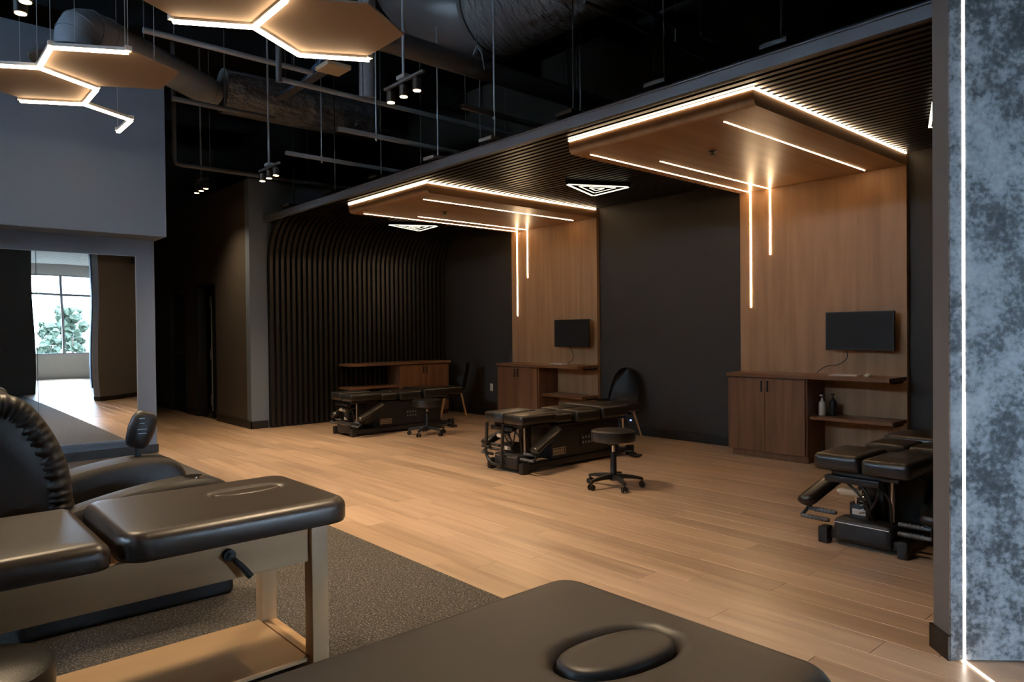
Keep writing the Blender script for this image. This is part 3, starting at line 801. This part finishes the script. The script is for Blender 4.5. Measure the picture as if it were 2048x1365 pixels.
# ------------------------------------------------------------------ recliner behind the massage table
rc = thing('massage_recliner', 'black leather massage recliner with ruched back beside the mirror wall', 'recliner', (-4.2, 0, 0))
XL, XR = -.46, .42
def ysec(prof, x): return [Vector((x, p[0], p[1])) for p in prof]
bk = [(.66, .44), (.665, .56), (.64, .70), (.60, .85), (.53, .98), (.46, 1.06), (.38, 1.09), (.28, 1.08), (.19, 1.02), (.17, .93), (.22, .80), (.29, .62), (.35, .40)]
bm = BM()
def shrink(p, k):
    c = (.42, .74); return [(c[0]+(a-c[0])*k, c[1]+(b_-c[1])*k) for a, b_ in p]
loft(bm, [ysec(shrink(bk, .86), -.36), ysec(shrink(bk, .93), -.345), ysec(bk, -.29), ysec(bk, .29), ysec(shrink(bk, .93), .345), ysec(shrink(bk, .86), .36)])
br = obj('backrest', bm, 'recliner_leather', rc, smooth=True)
for sx in (-1, 1):
    path = smoothpath([(sx*.325, .59, .50), (sx*.325, .595, .62), (sx*.325, .57, .78), (sx*.325, .505, .93), (sx*.325, .43, 1.03), (sx*.325, .34, 1.05), (sx*.325, .24, 1.0)], 18)
    bm = BM(); secs = []
    for i, p in enumerate(path):
        d = (path[min(i+1, len(path)-1)]-path[max(i-1, 0)]).normalized(); w = Vector((1, 0, 0)); n = w.cross(d).normalized()
        rk = .056*(1 if 3 < i < len(path)-4 else .75)
        sec = []
        for k in range(16):
            a = 2*PI*k/16
            ruff = 1 + .26*math.sin(i*1.35+1.2*math.sin(i*.37))*max(0, math.cos(a - (0 if sx > 0 else PI)))*(.6+.4*math.sin(a))
            sec.append(p + (w*math.cos(a) + n*math.sin(a))*rk*ruff)
        secs.append(sec)
    loft(bm, secs); obj('ruched_bolster', bm, 'recliner_leather', br, smooth='all')
bm = BM(); loft(bm, [ysec([(.30, .20), (1.18, .22), (1.24, .30), (1.22, .40), (1.12, .44), (.62, .42), (.35, .36)], x) for x in (-.30, -.26, .26, .30)])
obj('seat', bm, 'recliner_leather', rc, bev=.02, smooth='all')
def armrest(x0, x1, name):
    top = smoothpath([(.30, .50), (.55, .545), (.80, .60), (1.05, .635), (1.22, .635), (1.33, .60)], 4)
    secs = []
    for i, p in enumerate([Vector((0, a, b_)) for a, b_ in [(q[0], q[1]) for q in [(v.x, v.y) for v in smoothpath([(.30, .50, 0), (.55, .545, 0), (.80, .60, 0), (1.05, .635, 0), (1.22, .632, 0), (1.32, .595, 0), (1.36, .53, 0)], 4)]]]):
        yv, zv = p.y, p.z
        w = (x1-x0); ins = .03
        secs.append([Vector((x0+.02, yv, .10)), Vector((x0, yv, .14)), Vector((x0, yv, zv-.05)), Vector((x0+.012, yv, zv-.02)), Vector((x0+.025, yv, zv-.004)), Vector(((x0+x1)/2, yv, zv)), Vector((x1-.025, yv, zv-.004)), Vector((x1-.012, yv, zv-.02)), Vector((x1, yv, zv-.05)), Vector((x1, yv, .14)), Vector((x1-.02, yv, .10))])
    bm = BM(); loft(bm, secs); return obj(name, bm, 'recliner_leather', rc, smooth=True)
aL = armrest(-.58, -.33, 'armrest'); aR = armrest(.31, .50, 'armrest')
bm = BM(); bx(bm, -.42, .44, .42, 1.36, .0, .17); bs = obj('base', bm, 'black_plastic', rc, bev=.03, seg=3, smooth=True)
bm = BM(); lathe(bm, [(.036, .0), (.046, .0), (.046, .012), (.036, .012)], 20, (.405, 1.17, .629)); obj('cup_holder_ring', bm, 'chrome', aR, smooth=True)
bm = BM(); lathe(bm, [(.001, .002), (.036, .002)], 20, (.405, 1.17, .634)); obj('cup_well', bm, 'black_metal', aR)
# controller on a stalk
bm = BM(); cyl(bm, (-.47, 1.12, .60), (-.47, 1.135, .72), .020, 14); stalk = obj('controller_stalk', bm, 'black_plastic', rc, smooth=True)
bm = BM(); secs = []
tilt = Matrix.Rotation(math.radians(-18), 3, 'X')
for f, w_, d_ in ((-.115, .035, .018), (-.105, .055, .03), (-.07, .07, .038), (0, .078, .042), (.06, .074, .040), (.095, .058, .032), (.11, .034, .018)):
    secs.append([tilt @ Vector((d_*math.sin(q)*.9, w_*math.cos(q), f)) + Vector((-.46, 1.145, .80)) for q in [2*PI*i/20 for i in range(20)]])
loft(bm, secs); hd = obj('controller_head', bm, 'black_plastic', rc, smooth='all')
for z_, wd in ((.865, .03), (.835, .025), (.80, .05), (.775, .045)):
    bm = BM(); bx(bm, -.425, -.4195, 1.14-wd/2, 1.14+wd/2, z_, z_+.004); obj('button_mark', bm, 'grey_metal', hd)

# ------------------------------------------------------------------ hexagon pendants
HZ = 3.4
def hexpts(cx, cy, r=.5): return [(cx+r*math.cos(PI/3*k), cy+r*math.sin(PI/3*k)) for k in range(6)]
def bar(bm, p, q, z0, z1, w):
    a = Vector((*p, 0)); b_ = Vector((*q, 0)); d = (b_-a).normalized(); n = Vector((-d.y, d.x, 0))*w
    prism(bm, [(v.x, v.y) for v in (a-n, b_-n, b_+n, a+n)], z0, z1)
def hex_pendant(label, origin, panels, rails):
    t = thing('hexagon_pendant', label, 'pendant light', (origin[0], origin[1], HZ), 0, 'hexagon pendants')
    ox, oy = origin
    for cx, cy in panels:
        bm = BM(); prism(bm, hexpts(cx-ox, cy-oy, .485), .022, .036); hp = obj('hexagon_panel', bm, 'hex_board', t)
        for k in (0, 2, 4):
            p = hexpts(cx-ox, cy-oy, .42)[k]
            bm = BM(); cyl(bm, (p[0], p[1], .036), (p[0], p[1], DECK-HZ-.001), .0028, 5); obj('suspension_wire', bm, 'white_wire', hp)
    ends = {}
    for p, q in rails:
        p2 = (p[0]-ox, p[1]-oy); q2 = (q[0]-ox, q[1]-oy)
        bm = BM(); bar(bm, p2, q2, .006, .03, .017); rl = obj('rail', bm, 'white_plastic', t)
        bm = BM(); bar(bm, p2, q2, -.012, .0055, .0145); obj('led_tube', bm, 'led_hex', rl)
        for e in (p2, q2): ends[(round(e[0], 2), round(e[1], 2))] = ends.get((round(e[0], 2), round(e[1], 2)), 0)+1
    for e, n in ends.items():
        bm = BM(); bx(bm, e[0]-.022, e[0]+.022, e[1]-.022, e[1]+.022, .008, .042); cn = obj('connector', bm, 'white_plastic', t)
        if n == 1:
            bm = BM(); cyl(bm, (e[0], e[1], .04), (e[0], e[1], DECK-HZ-.001), .0028, 5); obj('suspension_wire', bm, 'white_wire', cn)
a, h = .5, .433
AC = (-6.125, 1.335); BC = (-6.875, .902)
hex_pendant('pair of tan hexagon panels with a zigzag light line, at the left edge', AC, [AC, BC],
    [((-5.875, .902), (-5.625, 1.335)), ((-5.875, .902), (-6.375, .902)), ((-6.375, .902), (-6.625, 1.335)), ((-6.375, .902), (-6.625, .469)),
     ((-6.625, 1.335), (-7.125, 1.335)), ((-7.125, 1.335), (-7.375, .902)), ((-7.125, 1.335), (-7.375, 1.768)), ((-7.375, 1.768), (-7.875, 1.768))])
EC = (-4.385, 2.29); DC = (-4.385, 1.424)
hex_pendant('larger-looking pair of tan hexagon panels with light lines at the top', EC, [EC, DC],
    [((-4.885, 1.424), (-4.635, 1.857)), ((-4.635, 1.857), (-4.135, 1.857)), ((-4.635, 1.857), (-4.885, 2.29)), ((-4.885, 2.29), (-4.635, 2.723))])

# ------------------------------------------------------------------ track spot clusters
def spot_cluster(label, x, y, z, power, sp=.195, n=3):
    t = thing('spot_track', label, 'track light', (x, y, z), 0, 'spotlight clusters')
    bm = BM(); bx(bm, -.29, .29, -.014, .014, .12, .142); obj('track_bar', bm, 'dark_steel', t, bev=.003, seg=1)
    bm = BM(); bx(bm, -.06, .06, -.035, .035, .142, .175); obj('feed_box', bm, 'grey_metal', t, bev=.006)
    bm = BM(); cyl(bm, (0, 0, .17), (0, 0, DECK-z-.001), .012, 8); obj('stem', bm, 'grey_metal', t)
    for k in range(n):
        xx = (k-(n-1)/2)*sp
        bm = BM(); cyl(bm, (xx, 0, .085), (xx, 0, .12), .008, 8); lathe(bm, [(.036, 0), (.038, .002), (.038, .085), (.03, .092), (.012, .094)], 16, (xx, 0, 0)); hd = obj('spot_head', bm, 'black_metal', t, smooth=True)
        bm = BM(); lathe(bm, [(.001, -.004), (.031, -.004), (.031, -.0005), (.001, -.0005)], 16, (xx, 0, 0)); obj('lens', bm, 'lamp_face', hd)
        l = bpy.data.lights.new('spot_beam', 'SPOT'); l.energy = power; l.color = (1, .74, .46); l.spot_size = math.radians(108); l.spot_blend = 1.0; l.shadow_soft_size = .03
        lo = bpy.data.objects.new('spot_beam', l); COL.objects.link(lo); lo.parent = t; lo.location = (xx, 0, -.012)
SPW = 100
spot_cluster('three small spotlights on a short bar beneath the large black pipe', -4.94, 3.22, 3.31, SPW)
spot_cluster('three small spotlights at the end of a long stem, left of the slatted ceiling', -8.10, 3.40, 3.2, SPW)
spot_cluster('three small spotlights far back by the corridor', -10.35, 3.36, 3.4, 30)
spot_cluster('spotlights on a bar at the top left corner', -4.92, .635, 3.3, SPW)

spot_cluster('added spotlights on a bar, out of view high over the wood floor', -2.3, 2.0, 3.3, 60)  # unseen extra cluster, added to warm and brighten the floor at right

# ------------------------------------------------------------------ triangular ceiling lights
def tri_light(label, dx):
    V = [Vector((-5.449, 5.667, 0)), Vector((-5.10, 6.33, 0)), Vector((-5.71, 6.40, 0))]
    c = (V[0]+V[1]+V[2])/3
    t = thing('triangle_light', label, 'ceiling light', (c.x+dx, c.y, 2.985), 0, 'triangular ceiling lights')
    L_ = [v-c for v in V]
    bm = BM(); prism(bm, [(v.x*1.03, v.y*1.03) for v in L_], .014, SZ-2.985-.0005); obj('housing', bm, 'matte_black', t)
    for s in (1, .60, .24):
        for i in range(3):
            p, q = L_[i]*s, L_[(i+1) % 3]*s
            e = (q-p)*.03
            bm = BM(); bar(bm, (p+e)[:2], (q-e)[:2], .0115 if s < 1 else .006, .0135, .010 if s == 1 else .008); obj('led_bar', bm, 'led_tri', t)
tri_light('triangular light of nested bars between the two oak canopies', 0)
tri_light('triangular light of nested bars left of the farther oak canopy', -3.71)
tri_light('triangular light just peeping out beside the mottled wall', 3.66)

# ------------------------------------------------------------------ ducts, pipes and struts under the roof deck
def tagged(name, bm, m_, label, cat, group=None, smooth=True):
    return tag(obj(name, bm, m_, None, smooth=smooth), label, cat, group)
def rod(bm, x, y, z): cyl(bm, (x, y, z), (x, y, DECK-.001), .0065, 6)
# spiral duct at upper left
t = thing('round_duct', 'round grey duct running diagonally with an elbow at the upper left', 'duct', (-7.6, 1.42, 4.3))
path = smoothpath([(-.02, -.06, -.26), (-.02, -.05, -.14), (-.06, .02, -.03), (-.2, .22, 0), (-.45, .55, 0), (-.9, 1.15, 0), (-1.24, 1.58, 0)], 6)
bm = BM(); tube(bm, path, .17, 20); dd = obj('duct_body', bm, 'duct_grey', t, smooth=True)
for k in (6, 10, 14, 18, 34):
    p, q = path[k], path[k]+(path[k+1]-path[k-1]).normalized()*.02
    bm = BM(); cyl(bm, p, q, .178, 20); obj('duct_collar', bm, 'duct_grey', t, smooth=True)
bm = BM(); lathe(bm, [(.36, -.40), (.37, -.385), (.30, -.36), (.33, -.34), (.24, -.32), (.26, -.30), (.175, -.26)], 28, (-.02, -.06, 0)); obj('round_diffuser', bm, 'black_duct', t, smooth=True)
bm = BM(); rod(bm, -7.6-.6, 2.1, 4.47); o = obj('hanger_rod', bm, 'dark_steel', t); o.location = (7.6, -1.42, -4.3)
bm = BM(); tube(bm, [(-8.84, 3.13, 4.36), (-8.83, 3.4, 4.36), (-8.8, 5.2, 4.36)], .27, 20)
t = tagged('insulated_duct', bm, 'wrap_duct', 'black wrapped duct behind the thin pipes at upper left', 'duct')
bm = BM(); rod(bm, -8.8, 3.9, 4.6); obj('hanger_rod', bm, 'black_metal', t)
# big wrapped duct at the top
t = thing('large_duct', 'very large black wrapped duct with a plain elbow at the top centre', 'duct', (-5.3, 4.75, 4.68))
bm = BM(); tube(bm, [(-.25, 0, 0), (.6, 0, 0), (5.0, 0, 0)], .47, 28); obj('wrapped_run', bm, 'wrap_duct', t, smooth=True)
bm = BM(); tube(bm, smoothpath([(-.27, 0, 0), (-.5, -.05, .02), (-.8, -.25, .12), (-.95, -.5, .35), (-1.0, -.6, .71)], 4), .44, 28); obj('plain_elbow', bm, 'black_duct', t, smooth=True)
bm = BM(); tube(bm, [(-.29, 0, 0), (-.24, 0, 0)], .49, 28); obj('duct_flange', bm, 'black_duct', t, smooth=True)
bm = BM(); cyl(bm, (.2, -.47, 0), (.2, -.47, .719), .008, 6); cyl(bm, (1.3, -.47, 0), (1.3, -.47, .719), .008, 6); obj('hanger_rod', bm, 'black_metal', t)
def pipe(name, label, pts, r, m_, hang=(), cat='pipe', seg=12, hy=None):
    bm = BM(); tube(bm, pts, r, seg)
    o = tagged(name, bm, m_, label, cat, 'pipes and struts under the roof deck')
    for p in hang:
        bm = BM(); rod(bm, *p); obj('hanger_rod', bm, 'dark_steel', o)
    return o
mp_ = pipe('main_pipe', 'thick black pipe running below the large duct toward the back', [(-5.5, 2.9, 4.0), (-5.5, YB-.02, 4.0)], .105, 'black_duct', [(-5.5, 4.45, 4.105), (-5.5, 5.9, 4.105)], seg=20)
bm = BM(); tube(bm, [(-5.62, 4.45, 3.95), (-5.58, 4.45, 4.12), (-5.5, 4.45, 4.22), (-5.42, 4.45, 4.12), (-5.38, 4.45, 3.95)], .007, 6); obj('clevis_hanger', bm, 'grey_metal', mp_)
pipe('thin_pipe', 'thin grey pipe starting below the hexagon panel, crossing to the canopy', [(-6.78, 2.99, 3.9), (-6.78, 6.1, 3.9)], .026, 'grey_metal', [(-6.78, 3.9, 3.92), (-6.78, 5.3, 3.92)])
pipe('pipe_riser', 'short vertical grey pipe where the thin pipe begins', [(-6.78, 2.96, 3.87), (-6.78, 2.96, DECK-.001)], .03, 'dark_steel')
pipe('thin_pipe', 'pale thin pipe between the two hexagon pendants', [(-7.17, 1.83, 4.2), (-7.17, 3.5, 4.2)], .028, 'grey_metal', [(-7.17, 2.1, 4.22), (-7.17, 3.3, 4.22)])
pipe('thin_pipe', 'dark pipe with an upright end left of the small far spotlights', [(-9.8, 2.85, DECK-.001), (-9.8, 2.85, 3.66), (-9.8, 2.87, 3.61), (-9.8, 2.93, 3.6), (-9.8, 5.6, 3.6)], .03, 'dark_steel', [(-9.8, 3.3, 3.62), (-9.8, 4.1, 3.62), (-9.8, 4.7, 3.62)])
pipe('thin_pipe', 'short dark pipe below the end of the diagonal duct', [(-8.38, 2.42, 4.0), (-8.38, 3.6, 4.0)], .03, 'dark_steel', [(-8.38, 3.0, 4.02)])
pipe('thin_pipe', 'upper of the two dark pipes at the top right', [(-3.77, 4.3, 4.12), (-3.84, YB-.02, 4.12)], .022, 'black_duct', [(-3.81, 5.8, 4.13)])
pipe('thin_pipe', 'lower of the two dark pipes at the top right', [(-3.92, 4.3, 4.05), (-3.96, 6.2, 4.05)], .020, 'black_duct', [(-3.95, 5.6, 4.06)])
pipe('drop_duct', 'upright grey round duct behind the bright hexagon corner', [(-7.26, 4.24, 4.1), (-7.26, 4.24, DECK-.001)], .10, 'duct_grey', seg=20)
def strut(label, x, y0, y1, z, m_):
    t = thing('strut_channel', label, 'strut', (x, y0, z), 0, 'strut channels above the slats')
    Ls = y1-y0
    bm = BM(); bx(bm, -.021, .021, 0, Ls, 0, .004); bx(bm, -.021, -.017, 0, Ls, .004, .041); bx(bm, .017, .021, 0, Ls, .004, .041); bx(bm, -.017, -.010, 0, Ls, .037, .041); bx(bm, .010, .017, 0, Ls, .037, .041)
    obj('channel', bm, m_, t)
    for f in (.12, .5, .9):
        bm = BM(); cyl(bm, (0, Ls*f, -.03), (0, Ls*f, DECK-z-.001), .007, 6); cyl(bm, (0, Ls*f, -.022), (0, Ls*f, -.004), .014, 6); cyl(bm, (0, Ls*f, .042), (0, Ls*f, .055), .014, 6); obj('threaded_rod', bm, 'steel' if f < .2 else 'dark_steel', t)
strut('grey strut channel, longest of the three above the slats, in the middle', -6.45, 3.42, 7.1, 3.4, 'grey_metal')
strut('grey strut channel lowest in view, nearest the far spotlights', -7.68, 3.42, 7.1, 3.4, 'grey_metal')
strut('dark strut channel at right, ending above the near canopy', -5.10, 3.95, 7.1, 3.4, 'dark_steel')
# wireless access point and cable tray behind the big hexagon
t = thing('access_point', 'small white ceiling box hanging behind the bright hexagon edge', 'access point', (-6.87, 3.6, 4.16))
bm = BM(); bx(bm, -.14, .14, -.14, .14, 0, .05); obj('casing', bm, 'cream_plastic', t, bev=.015, seg=3, smooth=True)
bm = BM(); cyl(bm, (0, 0, .05), (0, 0, DECK-4.161), .01, 6); obj('stem', bm, 'dark_steel', t)

t = thing('cable_bundle', 'bundle of blue cables running under the deck beside the white ceiling box', 'cables', (-8.3, 3.66, 4.3))
for k, (dy, dz) in enumerate(((0, 0), (.03, .02), (-.02, .03), (.01, .05))):
    bm = BM(); tube(bm, smoothpath([(-.05, dy, dz-.02), (.5, dy+.01*k, dz-.03), (.95, dy-.03, dz+.01), (1.15, dy-.06, dz+.05), (1.3, dy-.05, .6), (1.3, dy-.05, DECK-4.301)], 5), .011, 6); obj('cable', bm, 'cable_blue' if k < 3 else 'white_plastic', t, smooth=True)
bm = BM(); bx(bm, -.1, 1.1, -.05, .06, -.05, -.035); obj('tray', bm, 'dark_steel', t)
bm = BM(); cyl(bm, (.1, .0, -.04), (.1, 0, DECK-4.301), .007, 6); cyl(bm, (.9, .0, -.04), (.9, 0, DECK-4.301), .007, 6); obj('hanger_rod', bm, 'dark_steel', t)
